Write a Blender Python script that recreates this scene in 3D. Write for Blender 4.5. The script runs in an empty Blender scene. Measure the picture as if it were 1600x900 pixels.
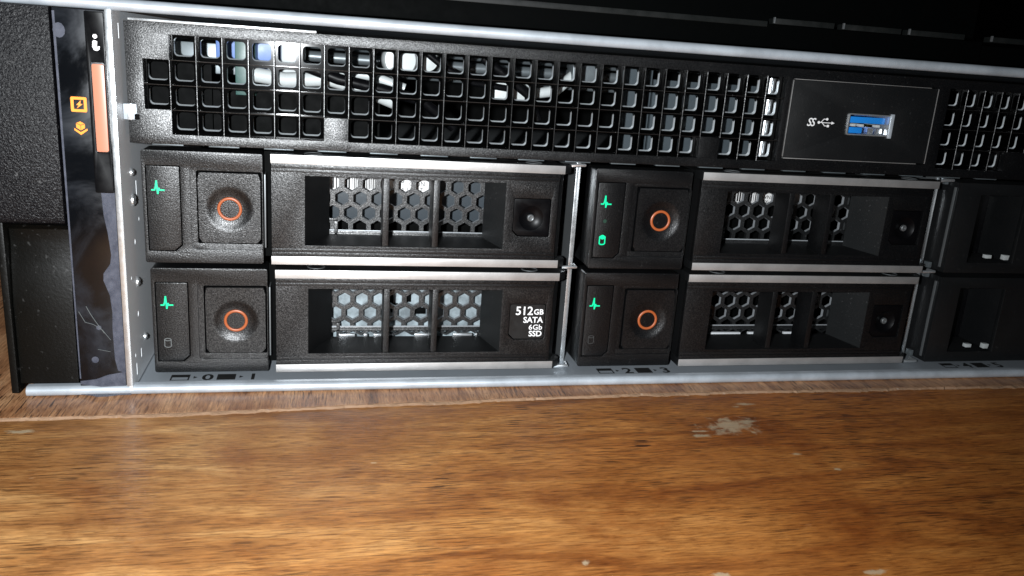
import bpy, bmesh, math, random
from mathutils import Vector, Matrix
from mathutils.geometry import tessellate_polygon
random.seed(7)
S = 0.001                                   # all dimensions below are millimetres
scn = bpy.context.scene
# ------------------------------------------------------------------ camera
cam_d = bpy.data.cameras.new('camera'); cam = bpy.data.objects.new('camera', cam_d)
scn.collection.objects.link(cam); scn.camera = cam
cr = Vector((0.97559, -0.20905, 0.06727)); cu = Vector((-0.00700, 0.27659, 0.96096)); cf = Vector((0.21950, 0.93797, -0.26837))
CP = Vector((43.4, -190.53, 80.92))
M = Matrix((( cr.x, cu.x, -cf.x), (cr.y, cu.y, -cf.y), (cr.z, cu.z, -cf.z))).to_4x4()
M.translation = CP * S
cam.matrix_world = M
cam_d.sensor_width = 36; cam_d.lens = 29.225
cam_d.clip_start = 0.005; cam_d.clip_end = 20
cam_d.dof.use_dof = True; cam_d.dof.focus_distance = 0.205; cam_d.dof.aperture_fstop = 60.0
# ------------------------------------------------------------------ light: the phone's flash beside its lens, and a dim room
w = bpy.data.worlds.new('World'); scn.world = w; w.use_nodes = True
w.node_tree.nodes['Background'].inputs[0].default_value = (0.55, 0.62, 0.8, 1)
w.node_tree.nodes['Background'].inputs[1].default_value = 0.006
ld = bpy.data.lights.new('flash', 'SPOT'); ld.shadow_soft_size = 0.0022; ld.spot_size = math.radians(142); ld.spot_blend = 1.0; ld.energy = 3.45; ld.color = (0.93, 0.97, 1.0)
lo = bpy.data.objects.new('flash', ld); scn.collection.objects.link(lo)
LP = CP - cr*17 + cu*2 - cf*1
AIM = (Vector((30, 6, 33)) - LP).normalized()
lo.rotation_mode = 'QUATERNION'; lo.rotation_quaternion = AIM.to_track_quat('-Z', 'Y'); lo.location = LP * S
scn.view_settings.view_transform = 'Standard'; scn.view_settings.look = 'None'
scn.view_settings.exposure = 0.0; scn.view_settings.gamma = 1.0
scn.render.engine = 'CYCLES'
# ------------------------------------------------------------------ materials
def new_mat(name):
    m = bpy.data.materials.new(name); m.use_nodes = True
    nt = m.node_tree; return m, nt, nt.nodes['Principled BSDF']
def setp(b, **k):
    for n, v in k.items(): b.inputs[n.replace('_', ' ')].default_value = v
def noise(nt, scale, detail=2, rough=0.5, vec=None, dist=0):
    n = nt.nodes.new('ShaderNodeTexNoise'); n.inputs['Scale'].default_value = scale
    n.inputs['Detail'].default_value = detail; n.inputs['Roughness'].default_value = rough; n.inputs['Distortion'].default_value = dist
    if vec is None:
        tc = nt.nodes.new('ShaderNodeTexCoord'); vec = tc.outputs['Object']
    nt.links.new(vec, n.inputs['Vector']); return n
def ramp(nt, src, stops):
    r = nt.nodes.new('ShaderNodeValToRGB'); e = r.color_ramp.elements
    while len(e) < len(stops): e.new(0.5)
    for el, (p, c) in zip(e, stops):
        el.position = p; el.color = c if len(c) == 4 else (*c, 1)
    nt.links.new(src, r.inputs[0]); return r
def bump(nt, src, b, strength, dist):
    n = nt.nodes.new('ShaderNodeBump'); n.inputs['Strength'].default_value = strength; n.inputs['Distance'].default_value = dist
    nt.links.new(src, n.inputs['Height']); nt.links.new(n.outputs[0], b.inputs['Normal']); return n
def grained(name, col, rough, gscale, gstr, gdist, spec=0.5, dust_glint=0.0, sparkle=False):
    m, nt, b = new_mat(name)
    setp(b, Roughness=rough); b.inputs['Specular IOR Level'].default_value = spec
    n = noise(nt, gscale, 3, 0.6)
    bump(nt, n.outputs['Fac'], b, gstr, gdist)
    if sparkle:                                # moulded grain: tiny facets, some catching light more than others
        ns = noise(nt, gscale*1.25, 1, 0.5); rs_ = ramp(nt, ns.outputs['Fac'], [(0.34, (spec*0.45,)*3), (0.52, (spec*0.95,)*3), (0.70, (spec*1.5,)*3)])
        nt.links.new(rs_.outputs[0], b.inputs['Specular IOR Level'])
    # dusty specks and grain glints put into the colour, plus a slow unevenness
    n2 = noise(nt, gscale*0.55, 2, 0.5); r = ramp(nt, n2.outputs['Fac'], [(0.0, col), (0.66, col), (0.78, tuple(c+dust_glint for c in col))])
    nt.links.new(r.outputs[0], b.inputs['Base Color'])
    n3 = noise(nt, 60, 3, 0.6); r3 = ramp(nt, n3.outputs['Fac'], [(0.3, (rough-0.05,)*3), (0.7, (min(1, rough+0.07),)*3)])
    nt.links.new(r3.outputs[0], b.inputs['Roughness'])
    return m
def flat(name, col, rough=0.5, metal=0.0, spec=0.5, emit=None, es=1.0, wear=True):
    m, nt, b = new_mat(name)
    setp(b, Base_Color=(*col, 1), Roughness=rough, Metallic=metal); b.inputs['Specular IOR Level'].default_value = spec
    if emit:
        b.inputs['Emission Color'].default_value = (*emit, 1); b.inputs['Emission Strength'].default_value = es
    if wear:
        n = noise(nt, 350, 4, 0.6); r = ramp(nt, n.outputs['Fac'], [(0.3, (max(0.02, rough-0.06),)*3), (0.7, (min(1, rough+0.08),)*3)])
        nt.links.new(r.outputs[0], b.inputs['Roughness'])
    return m
PLASTIC = grained('grained_black_plastic', (0.0032, 0.0034, 0.0038), 0.35, 3300, 1.0, 0.00006, 0.60, 0.02, True)
PANEL = grained('grained_black_paint', (0.0032, 0.0034, 0.0038), 0.35, 3300, 1.0, 0.00006, 0.60, 0.02, True)
EARTEX = grained('coarse_grained_plastic', (0.003, 0.003, 0.004), 0.36, 2300, 1.0, 0.00020, 0.22, 0.07, True)  # pale specks in the colour stand in for the sparkle of the grain
EARLOW = grained('worn_smooth_plastic', (0.002, 0.002, 0.0016), 0.42, 1500, 0.6, 0.00008, 0.2, 0.03)
SMOOTHP = grained('smooth_black_plastic', (0.006, 0.0065, 0.007), 0.40, 2200, 0.5, 0.00008, 0.6, 0.012)
GLOSS = flat('gloss_black', (0.002, 0.002, 0.0025), 0.34, 0, 0.15)
LATT = flat('satin_black_lattice', (0.0007, 0.0007, 0.0007), 0.09, 0, 0.10, wear=False)
LATTEDGE = grained('rounded_lattice_edge', (0.01, 0.01, 0.01), 0.30, 4000, 0.8, 0.00004, 1.0, 0.02)
MATTEBLK = flat('matt_black_inside', (0.0015, 0.0017, 0.0017), 0.6, 0, 0.04)
LITCHEEK = grained('lit_funnel_plastic', (0.011, 0.012, 0.0125), 0.5, 2600, 0.6, 0.00006, 0.5, 0.05)  # right cheek of the window funnel, paler: the light on it is painted in
SHADECHEEK = grained('shaded_funnel_plastic', (0.004, 0.0042, 0.0045), 0.5, 2200, 0.5, 0.00006, 0.3, 0.01)  # rest of the same funnel, darker: its shade is painted in
SILVER = grained('silver_grey_paint', (0.62, 0.61, 0.60), 0.44, 2600, 0.35, 0.00004, 0.5, 0.02)
STEEL = grained('galvanised_steel', (0.50, 0.55, 0.60), 0.40, 1500, 0.30, 0.00004, 0.5, 0.03)
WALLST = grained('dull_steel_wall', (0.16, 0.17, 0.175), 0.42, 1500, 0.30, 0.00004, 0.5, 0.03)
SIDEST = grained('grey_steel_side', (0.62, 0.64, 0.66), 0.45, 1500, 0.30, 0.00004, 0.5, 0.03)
BARE = flat('bare_cut_steel', (0.75, 0.78, 0.80), 0.28, 0.85)
LITMESH = flat('lit_mesh_edge', (0.36, 0.38, 0.40), 0.4, 0.3)  # pale colour stands in for light catching the mesh edges
LITRIM = flat('lit_hole_edge', (0.80, 0.85, 0.88), 0.4, 0.3)  # pale colour stands in for light on the hole walls of the grille
FLOORST = grained('steel_floor', (0.40, 0.44, 0.48), 0.42, 1500, 0.3, 0.00004, 0.5, 0.03)
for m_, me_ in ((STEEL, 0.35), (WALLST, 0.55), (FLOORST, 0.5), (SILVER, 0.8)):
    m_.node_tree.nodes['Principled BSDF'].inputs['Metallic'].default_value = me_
HEX = grained('hex_mesh_paint', (0.008, 0.0085, 0.009), 0.38, 3000, 0.8, 0.00006, 1.0, 0.04, True)
DRIVEBODY = grained('drive_casing', (0.035, 0.045, 0.054), 0.5, 1500, 0.4, 0.00005, 0.5, 0.03)
SLEDMETAL = grained('bright_sled_metal', (0.33, 0.39, 0.42), 0.45, 1800, 0.5, 0.00005, 0.5, 0.02)
def mottle(m, scale, lo, hi):                   # handling marks and oxide: uneven tone over bare metal
    nt = m.node_tree; b = nt.nodes['Principled BSDF']; src = b.inputs['Base Color'].links[0].from_socket
    n = noise(nt, scale, 4, 0.6); r = ramp(nt, n.outputs['Fac'], [(0.35, (lo,)*3), (0.65, (hi,)*3)])
    mx = nt.nodes.new('ShaderNodeMix'); mx.data_type = 'RGBA'; mx.blend_type = 'MULTIPLY'; mx.inputs[0].default_value = 1
    nt.links.new(src, mx.inputs['A']); nt.links.new(r.outputs[0], mx.inputs['B']); nt.links.new(mx.outputs['Result'], b.inputs['Base Color'])
mottle(SLEDMETAL, 260, 0.45, 1.15); mottle(STEEL, 130, 0.78, 1.05); mottle(SILVER, 150, 0.84, 1.04)
LABELW = flat('paper_white', (0.80, 0.79, 0.78), 0.5)
INK = flat('black_print', (0.012, 0.012, 0.012), 0.5)
WHITEINK = flat('white_print', (0.80, 0.80, 0.80), 0.5)
GREYINK = flat('dull_grey_print', (0.12, 0.13, 0.13), 0.5)
DIMINK = flat('faint_grey_print', (0.035, 0.037, 0.037), 0.5)
ORANGE = flat('orange_plastic', (0.36, 0.085, 0.022), 0.4)
GREENLED = flat('green_led', (0.0, 0.3, 0.15), 0.4, emit=(0.0, 0.83, 0.36), es=0.85)
AMBERLED = flat('amber_led', (0.6, 0.2, 0.02), 0.4, emit=(1.0, 0.26, 0.005), es=1.0)
WHITELED = flat('white_led', (0.8, 0.8, 0.8), 0.4, emit=(1.0, 0.92, 0.95), es=0.75)
BLUEP = flat('blue_port_plastic', (0.012, 0.20, 0.62), 0.35, emit=None)
WHITEPL = flat('white_plastic', (0.45, 0.48, 0.48), 0.4)
GOLD = flat('gold_contact', (0.8, 0.55, 0.15), 0.25, 1.0)
INBLUE = flat('blue_inner_plastic', (0.10, 0.18, 0.42), 0.4)
INGREY = flat('grey_inner_metal', (0.14, 0.16, 0.17), 0.38, 0.5)
INDARK = flat('slate_inner_metal', (0.055, 0.07, 0.08), 0.5, 0.3)
BOARD = flat('green_circuit_board', (0.02, 0.07, 0.06), 0.4)
OLIVE = flat('dark_olive_wall', (0.030, 0.026, 0.016), 0.8)
DEVBLK = flat('black_device_plastic', (0.0010, 0.0012, 0.0012), 0.6, 0, 0.02)
DEVTRIM = flat('dark_green_grey_trim', (0.0035, 0.0045, 0.0042), 0.5)
MAUVE = flat('dark_mauve_label', (0.085, 0.05, 0.07), 0.5)
# light pipe: translucent amber bar, lit from inside, brighter orange towards its foot
def pipe_mat():
    m, nt, b = new_mat('salmon_light_pipe'); setp(b, Roughness=0.3, Base_Color=(0.46, 0.19, 0.12, 1))
    n = noise(nt, 260, 2); r = ramp(nt, n.outputs['Fac'], [(0.3, (1.0, 0.19, 0.05)), (0.7, (1.0, 0.28, 0.11))])
    nt.links.new(r.outputs[0], b.inputs['Emission Color']); b.inputs['Emission Strength'].default_value = 0.14
    return m
PIPE = pipe_mat()
def gloss_panel():
    m, nt, b = new_mat('smudged_gloss_black'); setp(b, Roughness=0.12)
    n = noise(nt, 70, 5, 0.62, dist=0.6)
    r = ramp(nt, n.outputs['Fac'], [(0.45, (0.003, 0.0035, 0.0045)), (0.60, (0.008, 0.010, 0.014)), (0.74, (0.018, 0.021, 0.028))])
    nt.links.new(r.outputs[0], b.inputs['Base Color'])
    r2 = ramp(nt, n.outputs['Fac'], [(0.4, (0.12,)*3), (0.65, (0.42,)*3)]); nt.links.new(r2.outputs[0], b.inputs['Roughness'])
    return m
GLOSSPANEL = gloss_panel()
def film_mat():
    m, nt, b = new_mat('protective_film'); setp(b, Roughness=0.35, Base_Color=(0.22, 0.25, 0.32, 1), Alpha=0.55)
    n = noise(nt, 500, 4, 0.6); r = ramp(nt, n.outputs['Fac'], [(0.35, (0.065, 0.072, 0.10)), (0.7, (0.13, 0.14, 0.18))])
    nt.links.new(r.outputs[0], b.inputs['Base Color']); return m
FILM = film_mat()
def wood_mat(name, along, cols, seed, rough=0.42):
    """varnished timber, grain along 'X' or 'Y'"""
    m, nt, b = new_mat(name)
    tc = nt.nodes.new('ShaderNodeTexCoord')
    def mapped(sx, sy, rot=0.0):
        mp = nt.nodes.new('ShaderNodeMapping'); mp.inputs['Location'].default_value = (seed, seed*0.7, 0)
        mp.inputs['Rotation'].default_value = (0, 0, rot)
        mp.inputs['Scale'].default_value = (sx, sy, 1) if along == 'X' else (sy, sx, 1)
        nt.links.new(tc.outputs['Object'], mp.inputs['Vector']); return mp.outputs[0]
    rot = 0.03 if along == 'X' else -0.35
    def mix(a, b_, fac, mode='MIX'):
        m_ = nt.nodes.new('ShaderNodeMix'); m_.data_type = 'RGBA'; m_.blend_type = mode
        for sock, v in ((m_.inputs[0], fac), (m_.inputs['A'], a), (m_.inputs['B'], b_)):
            if isinstance(v, bpy.types.NodeSocket): nt.links.new(v, sock)
            else: sock.default_value = v
        return m_.outputs['Result']
    broad = noise(nt, 1.0, 5, 0.6, mapped(20, 130, rot), 1.2)
    r1 = ramp(nt, broad.outputs['Fac'], [(0.26, cols[0]), (0.44, cols[1]), (0.58, cols[2]), (0.80, cols[3])])
    fine = noise(nt, 1.0, 5, 0.7, mapped(230, 2300, rot), 0.5)
    r2 = ramp(nt, fine.outputs['Fac'], [(0.33, (0.36, 0.27, 0.19)), (0.43, (0.72, 0.66, 0.58)), (0.52, (1, 1, 1)), (0.68, (1.38, 1.33, 1.22))])
    c = mix(r1.outputs[0], r2.outputs[0], 0.9, 'MULTIPLY')
    # short dark pores, thick in some places and missing in others
    pores = noise(nt, 1.0, 1, 0.4, mapped(150, 2600, rot)); region = noise(nt, 20, 2, 0.5, tc.outputs['Object'])
    rp = ramp(nt, pores.outputs['Fac'], [(0.0, (1, 1, 1)), (0.36, (1, 1, 1)), (0.41, (0, 0, 0))])
    rr = ramp(nt, region.outputs['Fac'], [(0.40, (0.12,)*3), (0.62, (1.0,)*3)])
    mul = nt.nodes.new('ShaderNodeMath'); mul.operation = 'MULTIPLY'; nt.links.new(rp.outputs[0], mul.inputs[0]); nt.links.new(rr.outputs[0], mul.inputs[1])
    c = mix(c, (*[q*0.30 for q in cols[0]], 1), mul.outputs[0])
    # cloudy tone of the old varnish: redder and darker patches
    bl = noise(nt, 26, 5, 0.62, tc.outputs['Object'], 1.0)
    rb = ramp(nt, bl.outputs['Fac'], [(0.34, (0.62, 0.46, 0.34)), (0.5, (0.95, 0.90, 0.82)), (0.68, (1.16, 1.12, 1.08))])
    c = mix(c, rb.outputs[0], 0.85, 'MULTIPLY')
    sx = nt.nodes.new('ShaderNodeSeparateXYZ'); nt.links.new(tc.outputs['Object'], sx.inputs[0])
    if along == 'X':
        # the varnish is rubbed pale towards one end of the plank and still deep orange at the other
        nz = noise(nt, 9, 3, 0.5, tc.outputs['Object']); ad0 = nt.nodes.new('ShaderNodeMath'); ad0.operation = 'MULTIPLY_ADD'
        nt.links.new(nz.outputs['Fac'], ad0.inputs[0]); ad0.inputs[1].default_value = 0.10; nt.links.new(sx.outputs['X'], ad0.inputs[2])
        mr = nt.nodes.new('ShaderNodeMapRange'); nt.links.new(ad0.outputs[0], mr.inputs['Value'])
        mr.inputs['From Min'].default_value = -0.04; mr.inputs['From Max'].default_value = 0.10
        tone = ramp(nt, mr.outputs[0], [(0.0, (1.12, 1.20, 1.38)), (0.5, (1.08, 1.0, 0.90)), (1.0, (1.0, 0.74, 0.44))])
        c = mix(c, tone.outputs[0], 1.0, 'MULTIPLY')
    # pale worn flecks everywhere, and a few larger worn-through spots
    fl = noise(nt, 1.0, 5, 0.7, mapped(95, 300, rot), 0.8)
    rf = ramp(nt, fl.outputs['Fac'], [(0.70, (0, 0, 0)), (0.76, (0.5, 0.5, 0.5))])
    c = mix(c, (0.62, 0.46, 0.30, 1), rf.outputs[0])
    if along == 'X':
        edge_n = noise(nt, 330, 5, 0.7, tc.outputs['Object'], 0.5); acc = None
        for cx, cy, rx, ry in ((38.5, -24.5, 7.5, 4.2), (43.5, -22.2, 3.4, 0.9), (48.0, -12.2, 2.8, 0.8), (45.0, -13.6, 1.5, 0.5), (28.5, -29.0, 2.0, 0.9), (29.5, -26.6, 2.2, 0.5),
                               (46.5, -39.5, 1.3, 0.5), (52, -47, 0.9, 0.6), (8.9, -80.4, 2.0, 0.8), (36.6, -82.6, 2.2, 0.9), (-13.4, -74.2, 0.9, 0.7), (-46.6, -36.0, 0.8, 0.3), (-118, -16.5, 3.0, 1.0)):
            vm = nt.nodes.new('ShaderNodeVectorMath'); vm.operation = 'SUBTRACT'; nt.links.new(tc.outputs['Object'], vm.inputs[0]); vm.inputs[1].default_value = (cx*S, cy*S, -0.0005)
            v2 = nt.nodes.new('ShaderNodeVectorMath'); v2.operation = 'MULTIPLY'; nt.links.new(vm.outputs[0], v2.inputs[0]); v2.inputs[1].default_value = (1/(rx*S), 1/(ry*S), 1)
            v3 = nt.nodes.new('ShaderNodeVectorMath'); v3.operation = 'LENGTH'; nt.links.new(v2.outputs[0], v3.inputs[0])
            if acc is None: acc = v3.outputs['Value']
            else:
                mn = nt.nodes.new('ShaderNodeMath'); mn.operation = 'MINIMUM'; nt.links.new(acc, mn.inputs[0]); nt.links.new(v3.outputs['Value'], mn.inputs[1]); acc = mn.outputs[0]
        m5 = nt.nodes.new('ShaderNodeMath'); m5.operation = 'MULTIPLY_ADD'; nt.links.new(edge_n.outputs['Fac'], m5.inputs[0]); m5.inputs[1].default_value = 3.4; nt.links.new(acc, m5.inputs[2])
        r5 = ramp(nt, m5.outputs[0], [(0.0, (0.7, 0.7, 0.7)), (0.46, (0.6, 0.6, 0.6)), (0.58, (0, 0, 0))])
        m6 = nt.nodes.new('ShaderNodeMath'); m6.operation = 'MULTIPLY'; m6.inputs[1].default_value = 0.21; nt.links.new(m5.outputs[0], m6.inputs[0]); nt.links.new(m6.outputs[0], r5.inputs[0])
        c = mix(c, (0.50, 0.42, 0.28, 1), r5.outputs[0])
    nt.links.new(c, b.inputs['Base Color'])
    rg = ramp(nt, bl.outputs['Fac'], [(0.3, (rough,)*3), (0.7, (rough+0.15,)*3)]); nt.links.new(rg.outputs[0], b.inputs['Roughness'])
    ad = nt.nodes.new('ShaderNodeMath'); ad.operation = 'SUBTRACT'; nt.links.new(fine.outputs['Fac'], ad.inputs[0]); nt.links.new(mul.outputs[0], ad.inputs[1])
    bump(nt, ad.outputs[0], b, 0.6, 0.00009)
    b.inputs['Coat Weight'].default_value = 0.25; b.inputs['Coat Roughness'].default_value = 0.28
    return m
WOODB = wood_mat('varnished_table_wood', 'X', [(0.17, 0.065, 0.017), (0.29, 0.127, 0.036), (0.38, 0.190, 0.062), (0.50, 0.29, 0.118)], 3.1)
WOODA = wood_mat('end_grain_wood', 'Y', [(0.16, 0.075, 0.038), (0.34, 0.17, 0.085), (0.45, 0.25, 0.135), (0.58, 0.36, 0.21)], 1.7, 0.42)
CHIPPED = grained('raw_chipped_wood', (0.27, 0.165, 0.10), 0.7, 900, 1.0, 0.0003, 0.3, 0.12)
PAINTSPOT = grained('old_pale_paint', (0.62, 0.53, 0.40), 0.6, 700, 0.6, 0.0001, 0.3, 0.1)
# ------------------------------------------------------------------ mesh helpers (input in mm)
class MB:
    def __init__(s): s.bm = bmesh.new()
    def face(s, pts):
        try: s.bm.faces.new([s.bm.verts.new(p) for p in pts])
        except ValueError: pass
    def box(s, x0, x1, y0, y1, z0, z1):
        v = [s.bm.verts.new(p) for p in ((x0,y0,z0),(x1,y0,z0),(x1,y1,z0),(x0,y1,z0),(x0,y0,z1),(x1,y0,z1),(x1,y1,z1),(x0,y1,z1))]
        for f in ((0,3,2,1),(4,5,6,7),(0,1,5,4),(1,2,6,5),(2,3,7,6),(3,0,4,7)): s.bm.faces.new([v[i] for i in f])
        return s
    def plate(s, outer, holes, y0, y1, axis='y'):
        """sheet with holes: outlines in (x,z), thickness y0..y1 (axis 'z': outlines in (x,y), thickness in z)"""
        mk = (lambda a, b, t: (a, t, b)) if axis == 'y' else (lambda a, b, t: (a, b, t))
        loops = [list(outer)] + [list(h) for h in holes]
        tris = tessellate_polygon([[Vector((a, b, 0)) for a, b in L] for L in loops])
        flatp = [p for L in loops for p in L]
        F = [s.bm.verts.new(mk(a, b, y0)) for a, b in flatp]; B = [s.bm.verts.new(mk(a, b, y1)) for a, b in flatp]
        for t in tris:
            for V in (F, B):
                try: s.bm.faces.new([V[i] for i in t])
                except ValueError: pass
        k = 0
        for L in loops:
            n = len(L)
            for i in range(n):
                j = (i+1) % n
                try: s.bm.faces.new([F[k+i], F[k+j], B[k+j], B[k+i]])
                except ValueError: pass
            k += n
        return s
    def xprism(s, prof, x0, x1):
        a = [s.bm.verts.new((x0, y, z)) for y, z in prof]; b = [s.bm.verts.new((x1, y, z)) for y, z in prof]
        n = len(prof)
        for i in range(n): s.bm.faces.new([a[i], a[(i+1) % n], b[(i+1) % n], b[i]])
        s.bm.faces.new(a); s.bm.faces.new(b); return s
    def hexa(s, p):
        """eight corners: four of one end then four of the other, same winding"""
        v = [s.bm.verts.new(q) for q in p]
        for f in ((0,1,2,3),(7,6,5,4),(0,4,5,1),(1,5,6,2),(2,6,7,3),(3,7,4,0)): s.bm.faces.new([v[i] for i in f])
        return s
    def disc(s, c, prof, n=32, axis='y', caps=True):
        """lathe: prof = [(radius, along)] about axis through c"""
        rings = []
        for r, t in prof:
            L = []
            for i in range(n):
                a = 2*math.pi*i/n; u, w_ = r*math.cos(a), r*math.sin(a)
                if axis == 'y': q = (c[0]+u, c[1]+t, c[2]+w_)
                elif axis == 'x': q = (c[0]+t, c[1]+u, c[2]+w_)
                else: q = (c[0]+u, c[1]+w_, c[2]+t)
                L.append(s.bm.verts.new(q))
            rings.append(L)
        for a, b in zip(rings, rings[1:]):
            for i in range(n): s.bm.faces.new([a[i], a[(i+1) % n], b[(i+1) % n], b[i]])
        if caps:
            for R_ in (rings[0], rings[-1]): s.bm.faces.new(R_)
        return s
    def torus(s, c, R_, r, n=40, m=10, flat_=1.0, axis='y'):
        g = []
        for i in range(n):
            a = 2*math.pi*i/n; L = []
            for j in range(m):
                b = 2*math.pi*j/m; rr = R_+r*math.cos(b); t = r*flat_*math.sin(b)
                if axis == 'y': q = (c[0]+rr*math.cos(a), c[1]+t, c[2]+rr*math.sin(a))
                else: q = (c[0]+rr*math.cos(a), c[1]+rr*math.sin(a), c[2]+t)
                L.append(s.bm.verts.new(q))
            g.append(L)
        for i in range(n):
            for j in range(m): s.bm.faces.new([g[i][j], g[(i+1) % n][j], g[(i+1) % n][(j+1) % m], g[i][(j+1) % m]])
        return s
    def tube(s, pts, r, n=10):
        pts = [Vector(p) for p in pts]; rings = []
        for i, p in enumerate(pts):
            d = (pts[min(i+1, len(pts)-1)] - pts[max(i-1, 0)]).normalized()
            a = d.cross(Vector((0.13, 0.2, 1))).normalized(); b = d.cross(a)
            rings.append([s.bm.verts.new(p + a*r*math.cos(2*math.pi*k/n) + b*r*math.sin(2*math.pi*k/n)) for k in range(n)])
        for a, b in zip(rings, rings[1:]):
            for i in range(n): s.bm.faces.new([a[i], a[(i+1) % n], b[(i+1) % n], b[i]])
        s.bm.faces.new(rings[0]); s.bm.faces.new(rings[-1]); return s
    def build(s, name, mat, parent=None, bevel=0.0, segs=2, angle=35, off=(0, 0, 0), label=None):
        bm = s.bm
        bmesh.ops.remove_doubles(bm, verts=bm.verts, dist=1e-4)
        bmesh.ops.recalc_face_normals(bm, faces=bm.faces)
        if bevel:
            ed = [e for e in bm.edges if len(e.link_faces) == 2 and e.calc_face_angle(0) > math.radians(angle)]
            bmesh.ops.bevel(bm, geom=ed, offset=bevel, segments=segs, profile=0.6, affect='EDGES', clamp_overlap=True)
        for v in bm.verts: v.co = (v.co - Vector(off)) * S
        me = bpy.data.meshes.new(name); bm.to_mesh(me); bm.free()
        me.materials.append(mat)
        me.shade_smooth(); me.set_sharp_from_angle(angle=math.radians(32))
        o = bpy.data.objects.new(name, me); scn.collection.objects.link(o)
        if parent: o.parent = parent
        if label: o['label'] = label
        return o
def rect(x0, x1, z0, z1): return [(x0, z0), (x1, z0), (x1, z1), (x0, z1)]
def rrect(x0, x1, z0, z1, r, n=4, cham=None):
    """rounded rectangle; cham=(corner index list, size) cuts corners straight: 0 BL,1 BR,2 TR,3 TL"""
    P = []
    for k, (cx, cz, a0) in enumerate(((x0+r, z0+r, 180), (x1-r, z0+r, 270), (x1-r, z1-r, 0), (x0+r, z1-r, 90))):
        if cham and k in cham[0]:
            c = cham[1]
            P += [[(x0, z0+c), (x0+c, z0)], [(x1-c, z0), (x1, z0+c)], [(x1, z1-c), (x1-c, z1)], [(x0+c, z1), (x0, z1-c)]][k]
        else:
            for i in range(n+1):
                a = math.radians(a0 + 90*i/n); P.append((cx+r*math.cos(a), cz+r*math.sin(a)))
    return P
def circle(cx, cz, r, n=28): return [(cx+r*math.cos(2*math.pi*i/n), cz+r*math.sin(2*math.pi*i/n)) for i in range(n)]
def empty(name, loc, label=None, cat=None, group=None):
    o = bpy.data.objects.new(name, None); scn.collection.objects.link(o)
    o.location = Vector(loc)*S; o.empty_display_size = 0.01
    if label: o['label'] = label
    if cat: o['category'] = cat
    if group: o['group'] = group
    return o
def text(name, body, size, loc, mat, parent, align='LEFT', bold=0.0, face='y', shear=0.0, sx=1.0, spacing=1.0, line=1.0, off=(0, 0, 0), extr=0.03):
    c = bpy.data.curves.new(name, 'FONT'); c.body = body; c.size = size; c.align_x = align; c.offset = bold; c.extrude = extr
    c.shear = shear; c.space_character = spacing; c.space_line = line; c.resolution_u = 3
    t = bpy.data.objects.new('tmp_text', c); scn.collection.objects.link(t)
    dg = bpy.context.evaluated_depsgraph_get()
    me = bpy.data.meshes.new_from_object(t.evaluated_get(dg)); bpy.data.objects.remove(t); bpy.data.curves.remove(c)
    for v in me.vertices:
        x, y, z = v.co; x *= sx
        q = Vector((x, -z, y)) if face == 'y' else Vector((x, y, z))
        v.co = (q + Vector(loc) - Vector(off)) * S
    me.materials.clear(); me.materials.append(mat); me.name = name
    o = bpy.data.objects.new(name, me); scn.collection.objects.link(o); o.parent = parent
    return o
def strokes(mb, polys, wdt, y0, y1, ox=0, oz=0, k=1.0):
    """thick poly-lines standing proud of a face"""
    for pl in polys:
        for (a, b) in zip(pl, pl[1:]):
            A = Vector((ox+a[0]*k, oz+a[1]*k)); B = Vector((ox+b[0]*k, oz+b[1]*k)); d = (B-A)
            if d.length < 1e-6: continue
            d.normalize(); n = Vector((-d.y, d.x))*wdt/2; A2 = A-d*wdt*0.35; B2 = B+d*wdt*0.35
            q = [A2+n, B2+n, B2-n, A2-n]
            mb.plate([(p.x, p.y) for p in q], [], y0, y1)
            y0 -= 0.0013
    return mb
# ------------------------------------------------------------------ the table: two timbers meeting in a ragged seam
table = empty('tabletop', (100, 0, 0)); table['kind'] = 'structure'
table['label'] = 'worn varnished brown wooden tabletop with a ragged seam in front of the server'
SE = [(-320, -11.4), (-60, -11.3), (-23, -11.1), (8.3, -10.9), (35, -9.6), (57, -8.2), (90, -6.8), (122, -5.7), (180, -5.6), (239, -5.8), (420, -6.2), (700, -6.5)]
def seam(x):
    for (a, ya), (b, yb) in zip(SE, SE[1:]):
        if a <= x <= b: return ya+(yb-ya)*(x-a)/(b-a)
    return SE[-1][1]
rs = random.Random(4); xs = []; x = -320
while x < 700:
    xs.append(x); x += (rs.uniform(0.5, 1.7) if -40 < x < 260 else 20)
jag = []; j = 0
for x in xs:
    j = j*0.7 + rs.uniform(-0.3, 0.3); jag.append(j)
front = [(x, seam(x)+0.75+0.5*jj) for x, jj in zip(xs, jag)]
mb = MB(); mb.plate([(-320, 900), (-320, front[0][1])] + front[1:-1] + [(700, front[-1][1]), (700, 900)], [], -0.02, -22, axis='z')
mb.build('rear_plank', WOODA, table, off=(100, 0, 0), label='darker end-grain plank that the server stands on')
# raw splintered edge between the planks, uneven in width and height
mb = MB(); rs = random.Random(9); prev = None
for (x, yf), jj in zip(front, jag):
    wd = 0.9+0.35*math.sin(x*0.11)+rs.uniform(-0.3, 0.3); hz = -0.10+rs.uniform(-0.12, 0.10)
    cur = [(x, yf+0.05, -0.05), (x, yf-wd*0.5, hz+0.03), (x, yf-wd, hz-0.35), (x, yf-wd, -3), (x, yf+0.05, -3)]
    cur = [mb.bm.verts.new(c) for c in cur]
    if prev:
        for i in range(5): mb.bm.faces.new([prev[i], prev[(i+1) % 5], cur[(i+1) % 5], cur[i]])
    prev = cur
mb.build('splintered_edge', CHIPPED, table, off=(100, 0, 0), label='pale raw splintered edge of the rear plank')
edge2 = [(x, yf-0.75-0.25*math.sin(x*0.3)) for x, yf in front]
mb = MB(); mb.plate([(-320, -420)] + [(700, -420)] + [(x, y) for x, y in reversed(edge2)], [], -0.50, -22, axis='z')
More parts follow.
